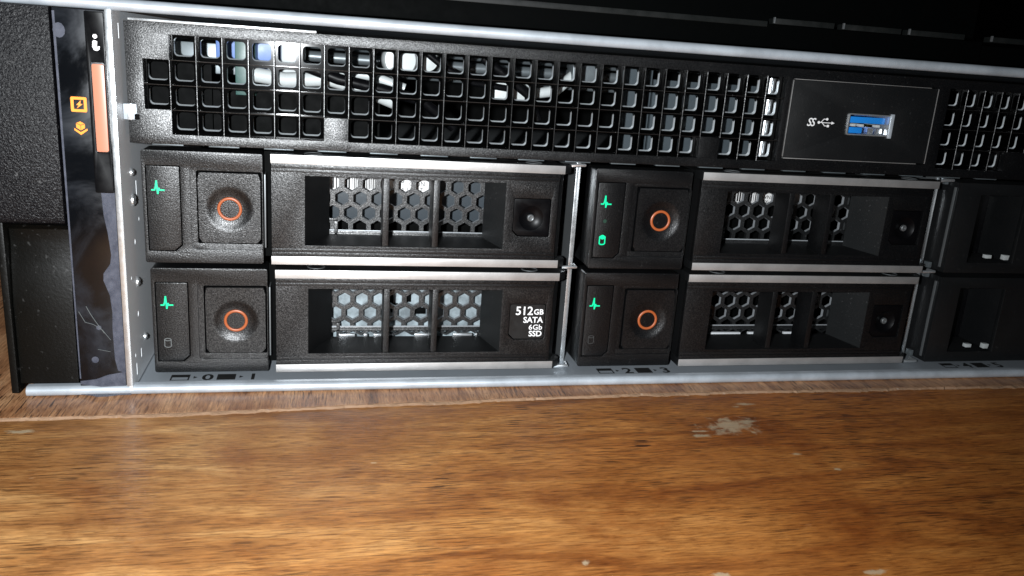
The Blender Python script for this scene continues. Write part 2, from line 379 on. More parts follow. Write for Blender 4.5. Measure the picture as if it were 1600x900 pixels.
mb.build('front_plank', WOODB, table, off=(100, 0, 0), label='wide front plank with long lengthwise grain')
# ------------------------------------------------------------------ the server
SV = (100, 40, 0)
server = empty('rack_server', SV, 'silver edged black rack server lying on the wooden table, drive bays open to the front', 'server')
def part(mb, name, mat, parent=None, bevel=0.0, label=None, **k):
    return mb.build(name, mat, parent or server, bevel=bevel, off=SV, label=label, **k)
def arc(cy, cz, r, a0, a1, n=10): return [(cy+r*math.cos(math.radians(a0+(a1-a0)*i/n)), cz+r*math.sin(math.radians(a0+(a1-a0)*i/n))) for i in range(n+1)]
# top cover with its rolled front hem (rounded front, small step behind, sheet running back)
prof = arc(1.22, 85.55, 1.22, 80, 280, 14) + [(3.0, 84.45), (3.2, 84.9), (420, 84.9), (420, 86.2), (3.4, 86.2), (3.0, 86.75)]
part(MB().xprism(prof, -60, 450), 'top_cover', STEEL, label='silver rolled front edge of the top cover')
prof = arc(1.2, 1.2, 1.18, 95, 262, 14) + [(3.0, 0.03), (420, 0.03), (420, 1.0), (3.6, 1.0), (3.0, 1.35), (2.6, 2.3)]
part(MB().xprism(prof, -21.7, 450), 'bottom_tray', STEEL, label='silver rolled front edge of the bottom tray')
part(MB().box(0.9, 440, 3.7, 118, 1.0, 1.12), 'tray_floor', FLOORST, label='grey metal floor in front of the drives')
# left wall with holes, slots and screws
wh = [circle(y, z, r, 16) for y, z, r in ((9.9, 34.0, 0.7), (9.1, 16.9, 0.75), (15.2, 38.3, 0.5), (4.4, 26.8, 0.45), (4.2, 8.3, 0.5))]
wh += [rect(4.9, 5.9, 78.9, 82.0), rrect(9.6, 10.7, 5.6, 8.0, 0.4), rrect(4.2, 5.3, 3.2, 6.2, 0.3), rect(13.5, 14.6, 44, 47.5)]
mb = MB(); t = MB(); t.plate(rect(0.0, 150, 1.2, 84.4), wh, 0.65, -0.05)
for v in t.bm.verts: v.co = Vector((v.co.y, v.co.x, v.co.z))
part(t, 'side_wall', SIDEST, label='grey punched steel side wall inside the front flange')
part(MB().box(-0.55, 0.62, -0.25, -0.02, 2.45, 84.6), 'flange', BARE, bevel=0.08, label='bright bare metal front flange beside the first drive column')
for (y, z, r) in ((10.3, 43.7, 1.5), (10.3, 24.4, 1.15), (15.0, 9.3, 0.9), (10.0, 50.0, 0.9)):
    s_ = MB().disc((0.66, y, z), [(r, 0), (r*0.95, 0.35), (r*0.55, 0.62), (0.01, 0.66)], 20, 'x')
    sc = part(s_, 'screw', BARE)
    mb = MB(); mb.box(1.22, 1.36, y-r*0.55, y+r*0.55, z-0.1, z+0.1); mb.box(1.21, 1.35, y-0.1, y+0.1, z-r*0.55, z+r*0.55)
    mb.build('cross_recess', INK, sc, off=SV)
part(MB().box(0.70, 3.4, 5.45, 7.0, 62.1, 65.5), 'retaining_clip', STEEL, bevel=0.25)
part(MB().box(1.5, 2.5, 5.25, 5.5, 62.1, 65.5), 'clip_rib', BARE, bevel=0.1)
part(MB().box(3.0, 3.9, 5.2, 5.6, 62.2, 63.4), 'clip_notch', MATTEBLK)
part(MB().box(2.6, 41.2, 5.2, 5.95, 82.75, 83.3), 'top_rail', BARE, bevel=0.15, label='thin bright metal rail above the left end of the grille')
# bay ceiling: sheet above the drives with cut tabs
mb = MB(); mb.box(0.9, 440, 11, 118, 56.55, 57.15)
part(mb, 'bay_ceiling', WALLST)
for i in range(19):
    x0 = 5.5+i*12.0
    part(MB().box(x0, x0+6.6, 9.4, 11, 56.4, 56.9), 'bay_tab', INGREY, bevel=0.1)
# bay dividers: bright folded edge, bluish sides
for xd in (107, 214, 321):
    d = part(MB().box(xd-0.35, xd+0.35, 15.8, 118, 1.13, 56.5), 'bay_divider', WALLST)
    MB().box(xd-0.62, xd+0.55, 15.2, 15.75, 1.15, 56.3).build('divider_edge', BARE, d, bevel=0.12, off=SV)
    for z in (29.4, 2.2, 55.6):
        MB().tube([(xd-4.0, 9.3, z), (xd-2.2, 8.6, z+0.25), (xd-0.6, 8.6, z+0.3), (xd-0.1, 12, z)], 0.42, 8).build('spring_finger', BARE, d, off=SV)
part(MB().box(0.9, 440, 118, 119, 1.1, 84.5), 'rear_bulkhead', MATTEBLK)
# --- upper front panel with the square lattice
X0, PX, ROWS = 5.0, 5.42, [80.4, 75.12, 69.85, 64.55, 59.25]
cells = [(i, r) for r in range(4) for i in range(28) if not (i == 0 and r in (0, 3)) and not (i == 24 and r == 3) and not (i == 7 and r == 3)]
CS = set(cells)
XR, PR = 204.6, 5.42
rcells = [(i, r) for r in range(4) for i in range(8) if not (r == 3 and i in (4, 5))]
def cell_rect(i, r, x0=X0): return x0+PX*i, x0+PX*(i+1), ROWS[r+1], ROWS[r]
# frame plate by grid decomposition
gxs = [1.6] + [X0+PX*i for i in range(29)] + [158.4, 201.1] + [XR+PR*i for i in range(9)] + [262]
gzs = [57.1] + [59.25, 60.1, 64.55, 69.85, 75.12, 80.35, 80.4] + [82.7]
def grid_plate(mb, xs_, zs_, filled, y0, y1):
    V = {}
    def v(i, k, y):
        if (i, k, y) not in V: V[(i, k, y)] = mb.bm.verts.new((xs_[i], y, zs_[k]))
        return V[(i, k, y)]
    nx, nz = len(xs_)-1, len(zs_)-1
    F = [[filled((xs_[i]+xs_[i+1])/2, (zs_[k]+zs_[k+1])/2) for k in range(nz)] for i in range(nx)]
    g = lambda i, k: 0 <= i < nx and 0 <= k < nz and F[i][k]
    for i in range(nx):
        for k in range(nz):
            if not F[i][k]: continue
            mb.bm.faces.new([v(i, k, y0), v(i+1, k, y0), v(i+1, k+1, y0), v(i, k+1, y0)])
            mb.bm.faces.new([v(i, k, y1), v(i+1, k, y1), v(i+1, k+1, y1), v(i, k+1, y1)])
            if not g(i-1, k): mb.bm.faces.new([v(i, k, y0), v(i, k+1, y0), v(i, k+1, y1), v(i, k, y1)])
            if not g(i+1, k): mb.bm.faces.new([v(i+1, k, y0), v(i+1, k+1, y0), v(i+1, k+1, y1), v(i+1, k, y1)])
            if not g(i, k-1): mb.bm.faces.new([v(i, k, y0), v(i+1, k, y0), v(i+1, k, y1), v(i, k, y1)])
            if not g(i, k+1): mb.bm.faces.new([v(i, k+1, y0), v(i+1, k+1, y0), v(i+1, k+1, y1), v(i, k+1, y1)])
def filled(x, z):
    if z > 80.4 or z < 59.25: return True
    r = 0 if z > 75.12 else 1 if z > 69.85 else 2 if z > 64.55 else 3
    if X0 < x < X0+28*PX: return (int((x-X0)/PX), r) not in CS
    if 158.4 < x < 201.1: return not (60.1 < z < 80.35)
    if XR < x < XR+8*PR: return (int((x-XR)/PR), r) not in set(rcells)
    return True
mb = MB(); grid_plate(mb, gxs, gzs, filled, 6.0, 8.1)
panel = part(mb, 'front_panel', PANEL, bevel=0.10, label='grained black panel round the square ventilation grille')
# lattice bars between cells
mb = MB()
def bars(mb, cl, x0, px, th=0.14, y0=5.97):
    cset = set(cl)
    n = max(i for i, r in cl)+1
    for i in range(1, n):                       # upright bars
        for r in range(4):
            if (i, r) in cset and (i-1, r) in cset:
                mb.box(x0+px*i-th, x0+px*i+th, y0, 8.1, ROWS[r+1]-0.02, ROWS[r]+0.02)
    for r in range(3):
        for i in range(n):
            if (i, r) in cset and (i, r+1) in cset:
                mb.box(x0+px*i, x0+px*(i+1), y0+0.06, 8.1, ROWS[r+1]-th*0.8, ROWS[r+1]+th*0.8)
bars(mb, cells, X0, PX)
mb.build('grille_lattice', LATT, panel, off=SV)
def edges(cl, x0, px):
    mb = MB(); cset = set(cl)
    for i in range(1, max(i for i, r in cl)+1):
        for r in range(4):
            if (i, r) in cset and (i-1, r) in cset:
                mb.disc((x0+px*i, 6.02, ROWS[r+1]), [(0.13, 0), (0.13, ROWS[r]-ROWS[r+1])], 10, 'z', caps=False)
    for r in range(3):
        for i in range(max(i for i, r in cl)+1):
            if (i, r) in cset and (i, r+1) in cset:
                t = MB(); mb.disc((x0+px*i, 6.08, ROWS[r+1]), [(0.09, 0), (0.09, px)], 8, 'x', caps=False)
    return mb
edges(cells, X0, PX).build('lattice_edges', LATTEDGE, panel, off=SV)
edges(rcells, XR, PR).build('lattice_edges', LATTEDGE, panel, off=SV)
mb = MB(); bars(mb, rcells, XR, PR); mb.build('grille_lattice', LATT, panel, off=SV)
# steel plate behind it with rounded square holes (black paint, lit edges painted in pale)
def holeplate(cl, x0, px, xa, xb, yb):
    holes = []
    for i, r in cl:
        a, b, c0, c1 = x0+px*i, x0+px*(i+1), ROWS[r+1], ROWS[r]
        m_ = (a+b)/2-0.05; mz = (c0+c1)/2+0.15
        holes.append(rrect(m_-2.0, m_+2.0, mz-1.95, mz+1.95, 0.8, 4))
    p = MB().plate(rect(xa, xb, 57.3, 82.6), holes, 8.25, yb)
    return p, holes
for cl, x0, px, xa, xb, yb in ((cells, X0, PX, 1.8, 157.6, 9.55), (rcells, XR, PR, 203.5, 262, 9.0)):
    p, holes = holeplate(cl, x0, px, xa, xb, yb)
    o = p.build('perforated_plate', LATT, panel, off=SV)
    mb = MB()
    for h in holes:                              # thin pale sleeves put the lit edges into each hole
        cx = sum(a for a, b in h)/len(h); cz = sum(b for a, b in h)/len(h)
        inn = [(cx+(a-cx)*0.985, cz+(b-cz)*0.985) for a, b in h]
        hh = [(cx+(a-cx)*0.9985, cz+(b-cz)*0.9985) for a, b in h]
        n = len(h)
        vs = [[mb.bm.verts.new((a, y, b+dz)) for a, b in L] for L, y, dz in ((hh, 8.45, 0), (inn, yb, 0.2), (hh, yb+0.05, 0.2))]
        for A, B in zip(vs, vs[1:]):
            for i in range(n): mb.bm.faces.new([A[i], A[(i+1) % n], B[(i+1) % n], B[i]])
    mb.build('lit_hole_rims', LITRIM, o, off=SV)
# usb bay
ub = part(MB().plate(rrect(158.75, 200.75, 60.45, 80.05, 0.3, 2), [rrect(175.6, 188.0, 66.95, 72.6, 0.3, 2)], 5.85, 9.0), 'usb_panel', SMOOTHP, bevel=0.16, label='plain black panel with the blue port')
mb = MB(); mb.plate(rect(158.45, 201.05, 60.15, 80.3), [rect(159.05, 200.45, 60.75, 79.75)], 7.6, 8.0)
mb.build('panel_gap_liner', MATTEBLK, ub, off=SV)
mb = MB(); mb.plate(rect(158.85, 198.6, 80.07, 80.22), [], 5.75, 6.6); mb.plate(rect(158.75, 198.2, 60.17, 60.36), [], 5.72, 6.6); mb.plate(rect(158.52, 158.6, 60.6, 79.9), [], 5.8, 6.6); mb.plate(rect(200.9, 200.99, 60.4, 80.0), [], 5.8, 6.6)  # bright slivers painted in where the panel edges catch light
mb.build('edge_highlight_rib', SILVER, ub, bevel=0.04, off=SV, label='thin silver ribs round the panel that paint in its lit edges')
port = MB().plate(rrect(175.65, 187.95, 67.0, 72.55, 0.35, 2), [rrect(176.0, 187.6, 67.32, 72.22, 0.25, 2)], 5.55, 14.5).build('usb_port', BARE, ub, off=SV, bevel=0.05)
MB().box(187.95, 188.9, 5.3, 6.4, 66.6, 72.9).build('port_flange', STEEL, port, bevel=0.2, off=SV)
MB().box(176.05, 187.55, 14.0, 14.4, 67.4, 72.2).build('port_back', INBLUE, port, off=SV)
MB().box(176.4, 187.1, 6.6, 14.0, 70.1, 71.7).build('port_tongue', BLUEP, port, bevel=0.12, off=SV)
mb = MB(); mb.box(176.1, 181.0, 6.9, 14.0, 67.45, 69.0); mb.build('port_block', BLUEP, port, bevel=0.2, off=SV)
for k in range(4): MB().box(177.5+2.4*k, 178.7+2.4*k, 6.6, 13, 69.2, 69.85).build('port_contact', GOLD if k == 2 else WHITEPL, port, bevel=0.08, off=SV)
for xx in (183.0, 185.6): MB().box(xx, xx+1.5, 7.2, 7.6, 67.4, 68.9).build('port_spring', BARE, port, bevel=0.1, off=SV)
text('usb_letters', 'SS', 2.9, (163.95, 5.83, 68.75), WHITEINK, ub, bold=0.03, shear=0.25, sx=0.92, spacing=0.86, off=SV)
mb = MB()
strokes(mb, [[(167.4, 69.75), (171.1, 69.75)], [(167.9, 69.75), (168.7, 70.65), (169.5, 70.65)], [(168.3, 69.75), (169.1, 68.95), (170.0, 68.95)]], 0.17, 5.80, 5.86)
mb.plate([(171.0, 70.12), (171.9, 69.75), (171.0, 69.38)], [], 5.797, 5.857)
mb.plate(circle(169.6, 70.65, 0.33, 12), [], 5.793, 5.853); mb.plate(rect(169.8, 170.4, 68.65, 69.25), [], 5.789, 5.849); mb.plate(circle(167.35, 69.75, 0.36, 12), [], 5.785, 5.845)
mb.build('usb_trident', WHITEINK, ub, off=SV)
# printing on the tray floor in front of the drives
def floor_icon(x, n, dark_first):
    mb = MB()
    y0, y1 = 6.1, 9.7
    t = MB()
    t.plate([(x, y0), (x+4.3, y0), (x+4.3, y1), (x, y1)], [[(x+0.35, y0+0.35), (x+3.95, y0+0.35), (x+3.95, y0+1.9), (x+0.35, y0+1.9)]] if dark_first else [], 1.125, 1.140, axis='z')
    if not dark_first:
        pass
    t.plate([(x+5.2, 7.2), (x+5.2, 8.6), (x+6.1, 7.9)], [], 1.125, 1.140, axis='z')
    part(t, 'bay_icon', INK)
    o = text('bay_number', str(n), 5.2, (x+7.1 if n != 1 else x+7.0, 6.1, 1.13), INK, server, bold=0.12, face='z', sx=1.05, off=SV, extr=0.01)
for x, n, dflag in ((7.4, 0, True), (18.0, 1, False), (115.0, 2, True), (125.9, 3, False), (222.3, 4, True), (233.2, 5, False)): floor_icon(x, n, dflag)
# --- the ear at the left: textured latch, its lower plate, glossy status strip
ear = part(MB().box(-21.8, -0.6, 4.5, 16, 1.6, 84.3), 'ear_bracket', MATTEBLK)
prof = [(-0.6, 84.2), (-0.8, 41.5), (-0.5, 40.2), (0.4, 39.7), (4.4, 39.7), (4.4, 84.2)]
MB().xprism(prof, -44, -10.75).build('latch_cover', EARTEX, ear, bevel=0.45, off=SV, label='coarsely grained upper block of the latch')
prof = [(0.7, 39.4), (2.6, 38.2), (3.0, 35.0), (2.2, 30.0), (1.3, 22), (1.2, 3.0), (4.4, 3.0), (4.4, 39.4)]
MB().xprism(prof, -22.9, -10.95).build('latch_foot', EARLOW, ear, bevel=0.2, off=SV, label='smoother worn lower plate of the latch')
MB().box(-24.6, -23.1, 0.2, 8, 1.0, 40.5).build('latch_side', EARLOW, ear, bevel=0.3, off=SV)
strip = MB().box(-10.4, -0.65, 0.15, 4.4, 2.6, 84.1).build('status_strip', GLOSSPANEL, ear, bevel=0.15, off=SV, label='glossy black status strip with finger smudges')
MB().plate(rrect(-4.3, -0.75, 47.0, 83.9, 0.3, 2), [rrect(-3.65, -1.05, 55.5, 73.9, 0.4, 3)], -0.75, 0.14).build('pipe_surround', GLOSS, strip, bevel=0.15, off=SV)
MB().plate(rrect(-3.5, -1.2, 55.7, 73.6, 0.4, 3), [], -0.62, 0.10).build('light_pipe', PIPE, strip, bevel=0.15, off=SV, label='long salmon orange lit bar')
mb = MB(); mb.plate(circle(-2.45, 79.05, 0.42, 16), [], -0.80, -0.76)
mb.plate([(-3.05, 77.0), (-2.75, 76.35), (-2.2, 76.2), (-1.75, 76.5), (-1.65, 77.1), (-1.85, 77.15), (-2.2, 76.9), (-2.1, 78.1), (-2.75, 78.3), (-2.95, 78.0)], [], -0.80, -0.76)
mb.build('identify_light', WHITELED, strip, off=SV, label='white glowing i mark')
mb = MB(); mb.plate(rrect(-8.1, -5.05, 63.7, 66.75, 0.25, 2), [rrect(-7.55, -5.6, 64.25, 66.2, 0.1, 2)], 0.05, 0.14)
mb.plate([(-6.15, 66.1), (-7.05, 65.1), (-6.6, 65.05), (-7.0, 64.4), (-5.85, 65.3), (-6.3, 65.4)], [], 0.045, 0.135)
mb.build('power_fault_icon', AMBERLED, strip, off=SV, label='orange square icon with a lightning bolt')
mb = MB()
mb.plate([(-7.75, 60.35), (-6.55, 59.55), (-5.25, 60.35), (-5.25, 59.95), (-6.5, 59.0), (-7.75, 59.95)], [], 0.05, 0.14)
mb.plate([(-7.35, 60.5), (-6.55, 59.95), (-6.55, 60.95), (-7.35, 61.3)], [], 0.046, 0.136)
mb.plate([(-6.45, 59.95), (-5.7, 60.45), (-5.7, 61.2), (-6.45, 60.95)], [], 0.042, 0.132)
mb.plate([(-7.3, 61.42), (-6.5, 61.08), (-5.75, 61.32), (-6.55, 61.75)], [], 0.038, 0.128)
mb.build('fault_icon', AMBERLED, strip, off=SV, label='orange stacked box icon')
mb = MB()
mb.plate([(-3.4, 46.9), (-0.7, 46.9), (-0.7, 5.6), (-2.3, 6.2), (-2.8, 9), (-2.9, 16.4), (-2.7, 20), (-3.0, 24), (-4.1, 27.4), (-4.0, 29), (-2.5, 31.2), (-2.2, 33.2), (-2.6, 38), (-3.2, 42)], [], 0.05, 0.12)
mb.plate([(-10.3, 3.0), (-10.3, 3.8), (-7, 4.2), (-4.5, 5.2), (-0.8, 5.9), (-0.8, 2.5), (-6, 2.3)], [], 0.04, 0.11)
mb.plate([(-10.35, 83.5), (-9.9, 83.5), (-10.0, 40), (-10.1, 4.4), (-10.35, 4.4)], [], 0.03, 0.10)
mb.plate([(a, b) for a, b in [(-9.3+1.15*math.cos(t/12*6.283), 79.8+1.5*math.sin(t/12*6.283)) for t in range(12)]], [], 0.035, 0.10)
mb.plate(circle(-6.9, 8.9, 0.75, 16), [], 0.03, 0.10); mb.plate(circle(-5.7, 16.5, 0.55, 12), [], 0.03, 0.10)
mb.build('protective_film', FILM, strip, off=SV, label='bluish grey remnants of protective film')
mb = MB(); mb.tube([(-9.6, 20, 0.05), (-8.2, 0, 0)][:0] or [(-9.6, 0.02, 20.3), (-8.4, 0.0, 17.8), (-6.8, 0.0, 17.3), (-5.0, 0.0, 16.0), (-3.4, 0.0, 13.6)], 0.06, 5)
mb.tube([(-8, 0.02, 21.5), (-7.3, 0.0, 19.9), (-6.3, 0.0, 18.0), (-4.6, 0.0, 15.2)], 0.07, 5); mb.tube([(-6.2, 0.01, 11.4), (-3.6, 0.0, 10.8)], 0.05, 5)
mb.build('scratch_fibre', GREYINK, strip, off=SV)
part(MB().plate([(-10.3, -0.2), (0.2, -0.2), (0.4, -0.75), (-2.2, -0.9), (-4.6, -1.6), (-6.6, -1.7), (-8.0, -0.9)], [], 0.6, 0.75, axis='z'), 'film_scrap', FILM)
# --- inner parts seen through the grille
def inner(mb, name, mat, bevel=0.2, label=None): return mb.build(name, mat, server, bevel=bevel, off=SV, label=label)
inner(MB().box(7, 22, 26, 34, 72, 79), 'inner_bracket', INGREY)
inner(MB().box(18, 32.5, 22, 40, 75.5, 83), 'blue_connector', INBLUE, 0.6)
inner(MB().box(33, 38.5, 15, 24, 75.5, 83), 'white_connector', WHITEPL, 1.2)
inner(MB().box(23, 27.5, 15, 22, 68, 82), 'circuit_board', BOARD)
for k, (z, r) in enumerate(((81, 1.6), (77.6, 1.3), (74.6, 0.9))):
    inner(MB().tube([(30, 28, z), (80, 27, z-0.4), (128, 29, z-0.6)], r, 14), 'inner_rail', INGREY, 0)
inner(MB().disc((60.5, 14.5, 78.2), [(0.5, 0), (3.6, 0.3), (4.0, 1.0), (4.0, 12)], 28), 'white_fan_hub', WHITEPL, 0)
inner(MB().disc((67, 16, 78.5), [(1.3, 0), (2.6, 0.4), (2.8, 9)], 28), 'white_plug', WHITEPL, 0)
for pts, r in (([(26, 14, 73), (34, 15, 72), (44, 16, 72.8), (52, 15, 71), (60, 17, 68)], 1.7),
               ([(30, 22, 73.5), (42, 20, 74.8), (54, 19, 74), (62, 18, 71.5)], 1.2)):
    inner(MB().tube(pts, r, 12), 'white_cable', WHITEPL, 0)
for pts, r in (([(38, 12.5, 75.6), (46, 12.5, 73), (56, 13, 71.3), (66, 14, 69), (74, 16, 63)], 1.3),
               ([(80, 13, 80), (86, 13, 76), (92, 14, 72), (95, 15, 66)], 1.2), ([(66, 13, 80.5), (71, 13, 77), (78, 14, 74), (88, 15, 73)], 0.8)):
    inner(MB().tube(pts, r, 12), 'black_cable', GLOSS, 0)
inner(MB().tube([(88, 20, 76), (94, 19, 72), (100, 19, 73), (106, 21, 78)], 1.4, 12), 'white_cable', WHITEPL, 0)
inner(MB().box(84, 92, 17, 24, 69.5, 74.5), 'white_connector', WHITEPL, 0.8)
inner(MB().box(104, 112, 18, 24, 75.5, 81), 'white_connector', INGREY, 0.8)
mb = MB(); mb.box(126, 172, 18, 19, 57.4, 77.5); mb.box(119, 127, 22, 23, 57.4, 80)
inner(mb, 'slate_baffle', INDARK, 0)
inner(MB().tube([(155.2, 11.5, 58), (155.4, 11.5, 82)], 1.2, 16), 'bright_pillar', BARE, 0)
inner(MB().box(10, 56, 16, 17, 57.4, 69.5), 'dark_shroud', MATTEBLK, 0)
inner(MB().box(2, 18, 13.5, 14, 57.4, 74.5), 'dark_shroud', MATTEBLK, 0)
# ------------------------------------------------------------------ drive carrier (local frame: x from bay edge, z from bay foot)
HB = [(0, 0), (0.55, 0), (0.75, 0.55), (0.95, 1.9), (1.15, -0.75), (1.4, 0.35), (1.6, 0), (2.4, 0)]
def carrier(origin, label, kind, lit_cyl, group='drive carriers in the four open bays', mesh_dz=0.0):
    t = empty('drive_carrier', origin, label, 'drive', group)
    b = lambda mb, name, mat, par=t, bevel=0.0, lab=None, **k: mb.build(name, mat, par, bevel=bevel, label=lab, **k)
    # status module
    btn_hole = rrect(14.65, 29.0, 4.75, 21.7, 0.3, 2)
    rec = rrect(13.35, 29.15, 3.35, 22.6, 0.9, 4)
    led_o = rrect(3.95, 11.35, 2.85, 22.65, 0.25, 2, ((1,), 1.5))
    out = rrect(3.2, 29.2, 0.15, 25.95, 0.5, 3)
    hs = b(MB().plate(out, [led_o, rec], 8.0, 8.45), 'status_module', PLASTIC, bevel=0.10)
    b(MB().plate(rrect(3.25, 29.15, 0.2, 25.9, 0.5, 3), [btn_hole, [(a, c) for a, c in led_o]], 8.42, 16), 'module_housing', PLASTIC, hs, 0.05)
    b(MB().plate(rrect(4.0, 29.1, 2.5, 22.7, 0.3, 2), [], 12, 15), 'housing_floor', MATTEBLK, hs)
    b(MB().plate(rrect(4.2, 11.1, 3.1, 22.4, 0.2, 2, ((1,), 1.45)), [], 8.02, 12), 'led_window', PLASTIC, hs, 0.08)
    mb = MB(); strokes(mb, [HB], 0.34, 8.0, 8.03, 5.2, 17.0, 1.08); b(mb, 'activity_led', GREENLED, hs)
    if lit_cyl != 'none':
        mb = MB(); cx, cz = 6.35, 7.6
        cyl = [(-0.65, -0.75), (-0.62, 0.75)]
        top = [(0.72*math.cos(a), 0.85+0.3*math.sin(a)) for a in [i/10*2*math.pi for i in range(11)]]
        bot = [(0.72*math.cos(a), -0.75+0.35*math.sin(a)) for a in [math.pi+i/6*math.pi for i in range(7)]]
        wd = 0.30 if lit_cyl == 'lit' else 0.16
        strokes(mb, [[(-0.72, 0.85), (-0.72, -0.75)], [(0.72, 0.85), (0.72, -0.75)], top, bot], wd, 8.0, 8.03, cx, cz)
        if lit_cyl == 'lit': mb.plate(circle(cx, cz+0.85, 0.6, 12), [], 7.9, 8.02)
        b(mb, 'disk_icon', {'lit': GREENLED, 'grey': GREYINK, 'dim': DIMINK}[lit_cyl], hs)
        if lit_cyl == 'lit': b(MB().plate(circle(6.6, 12.6, 0.5, 14), [], 8.0, 8.03), 'dim_led', flat('unlit_green_led', (0.006, 0.035, 0.02), 0.5), hs)
    # release button with dished centre
    bx, bz, R0 = 21.8, 13.0, 5.2
    mb = MB(); n = 48
    sq = []
    for i in range(n):
        a = 2*math.pi*i/n; c_, s_ = math.cos(a), math.sin(a); k = 1e9
        for lim, cc in ((28.75-bx, c_), (14.95-bx, c_), (21.45-bz, s_), (5.0-bz, s_)):
            if abs(cc) > 1e-9 and lim/cc > 0: k = min(k, lim/cc)
        sq.append((bx+c_*k, bz+s_*k))
    rings = [[(x_, 12.0, z_) for x_, z_ in sq], [(x_, 7.98, z_) for x_, z_ in sq], [(bx+(x_-bx)*0.985, 7.85, bz+(z_-bz)*0.985) for x_, z_ in sq]]
    for rr, yy in ((5.5, 7.85), (5.2, 7.88), (4.9, 7.93), (4.4, 8.12), (3.8, 8.32), (3.2, 8.45), (2.75, 8.50), (2.0, 8.50), (1.0, 8.48), (0.05, 8.475)):
        rings.append([(bx+rr*math.cos(2*math.pi*i/n), yy, bz+rr*math.sin(2*math.pi*i/n)) for i in range(n)])
    RV = [[mb.bm.verts.new(p) for p in L] for L in rings]
    for A, B in zip(RV, RV[1:]):
        for i in range(n): mb.bm.faces.new([A[i], A[(i+1) % n], B[(i+1) % n], B[i]])
    mb.bm.faces.new(RV[-1]); mb.bm.faces.new(RV[0])
    btn = b(mb, 'release_button', PLASTIC)
    b(MB().torus((bx, 8.42, bz), 2.42, 0.34, 44, 10, 0.8), 'orange_ring', ORANGE, btn)
    b(MB().box(29.45, 29.8, 9.0, 14, 3.8, 21.2), 'hinge_pin', WALLST, t, 0.1)
    b(MB().box(29.2, 31.1, 14, 20, 0.6, 26), 'hinge_gap_back', MATTEBLK, t)
    # handle: body plate, silver strips, window funnel
    win = rect(38.7, 86.4, 5.1, 21.6)
    lab = rrect(88.5, 98.0, 8.4, 18.0, 0.45, 3, ((0,), 1.3))
    body = b(MB().plate([(31.2, 0.8), (99.7, 0.8), (99.7, 26.2), (31.2, 26.2)], [win, lab], 6.45, 8.0), 'handle', PLASTIC, bevel=0.07)
    # stepped rails above and below the window
    for z0, z1, y in ((22.35, 23.1, 6.30), (3.6, 4.35, 6.30), (23.2, 24.3, 6.2), (2.6, 3.5, 6.2)):
        b(MB().box(31.25, 99.75, y, 6.6, z0, z1), 'handle_rail', PLASTIC, body, 0.06)
    for z0, z1 in ((24.3, 26.4), (0.55, 2.6)):
        p = MB(); o_ = [(31.1, 6.0), (100.8, 6.0), (102.9, 8.2), (102.9, 11.0), (31.1, 11.0)]
        p.plate(o_[:], [], z0, z1, axis='z')
        b(p, 'handle_core', SMOOTHP, body, 0.05)
        b(MB().box(31.1, 100.75, 5.82, 6.03, z0+0.04, z1-0.04), 'silver_strip', SILVER, body, 0.07)
    # thick sides
    b(MB().hexa([(99.6, 7.0, 2.6), (99.6, 20, 2.6), (99.6, 20, 24.3), (99.6, 7.0, 24.3), (101.4, 9.2, 2.6), (101.4, 20, 2.6), (101.4, 20, 24.3), (101.4, 9.2, 24.3)]), 'handle_side', SMOOTHP, body, 0.05)
    fun = MB()
    fun.hexa([(31.25, 7.9, 0.9), (38.72, 6.55, 0.9), (44.3, 19, 0.9), (31.25, 19, 0.9), (31.25, 7.9, 26.1), (38.72, 6.55, 26.1), (44.3, 19, 26.1), (31.25, 19, 26.1)])
    b(fun, 'window_cheek', SHADECHEEK, body)
    fun = MB(); fun.hexa([(86.38, 6.55, 0.9), (88.3, 6.55, 0.9), (88.3, 19, 0.9), (83.4, 19, 0.9), (86.38, 6.55, 26.1), (88.3, 6.55, 26.1), (88.3, 19, 26.1), (83.4, 19, 26.1)])
    b(fun, 'window_cheek', LITCHEEK, body)
    b(MB().box(38.9, 86.2, 6.6, 19, 4.4, 5.12), 'window_sill', SHADECHEEK, body)
    b(MB().box(38.9, 86.2, 6.6, 19, 21.58, 22.3), 'window_head', SHADECHEEK, body)
    for xb in (56.75, 68.75):
        b(MB().box(xb, xb+1.45, 6.75, 14, 5.1, 21.6), 'window_bar', PLASTIC, body, 0.15)
    # hexagonal mesh
    mb = MB(); y0, y1 = 21.0, 22.1; px = 4.5; rz = 3.72; hr = 1.95; orr = px/math.sqrt(3)
    cz0 = 14.1+mesh_dz
    inner_loops = []
    for row in range(-2, 3):
        zc = cz0+row*rz*1.0
        for i in range(-1, 11):
            xc = 47.4+px*i+(2.25 if row % 2 else 0)-(0.0)
            if xc < 42 or xc > 88: continue
            O = [(xc+px/math.sqrt(3)*math.sin(k*math.pi/3), zc+rz/1.5*math.cos(k*math.pi/3)) for k in range(6)]
            I = [(xc+hr*math.sin(k*math.pi/3), zc+hr*math.cos(k*math.pi/3)) for k in range(6)]
            inner_loops.append(I)
            V = [[mb.bm.verts.new((a, y, c)) for a, c in L] for L, y in ((O, y0), (I, y0), (I, y1), (O, y1))]
            for A, B in zip(V, V[1:]):
                for k in range(6): mb.bm.faces.new([A[k], A[(k+1) % 6], B[(k+1) % 6], B[k]])
    hm = b(mb, 'hex_mesh', HEX)
    low = mesh_dz > 0; fz = 7.1 if low else 5.75
    b(MB().box(42, 88, 20.7, 21.9, fz-1.1, fz), 'mesh_frame', HEX, hm, 0.15)
    b(MB().box(42, 88, 20.72, 21.0, fz+0.02, fz+0.3), 'mesh_rim', LITMESH, hm, 0.05)
    b(MB().box(42, 88, 20.3, 20.68, fz-1.0, fz-0.45), 'mesh_step', HEX, hm, 0.1)
    mb = MB()  # pale sleeves in the hexes, their lit walls put in as colour
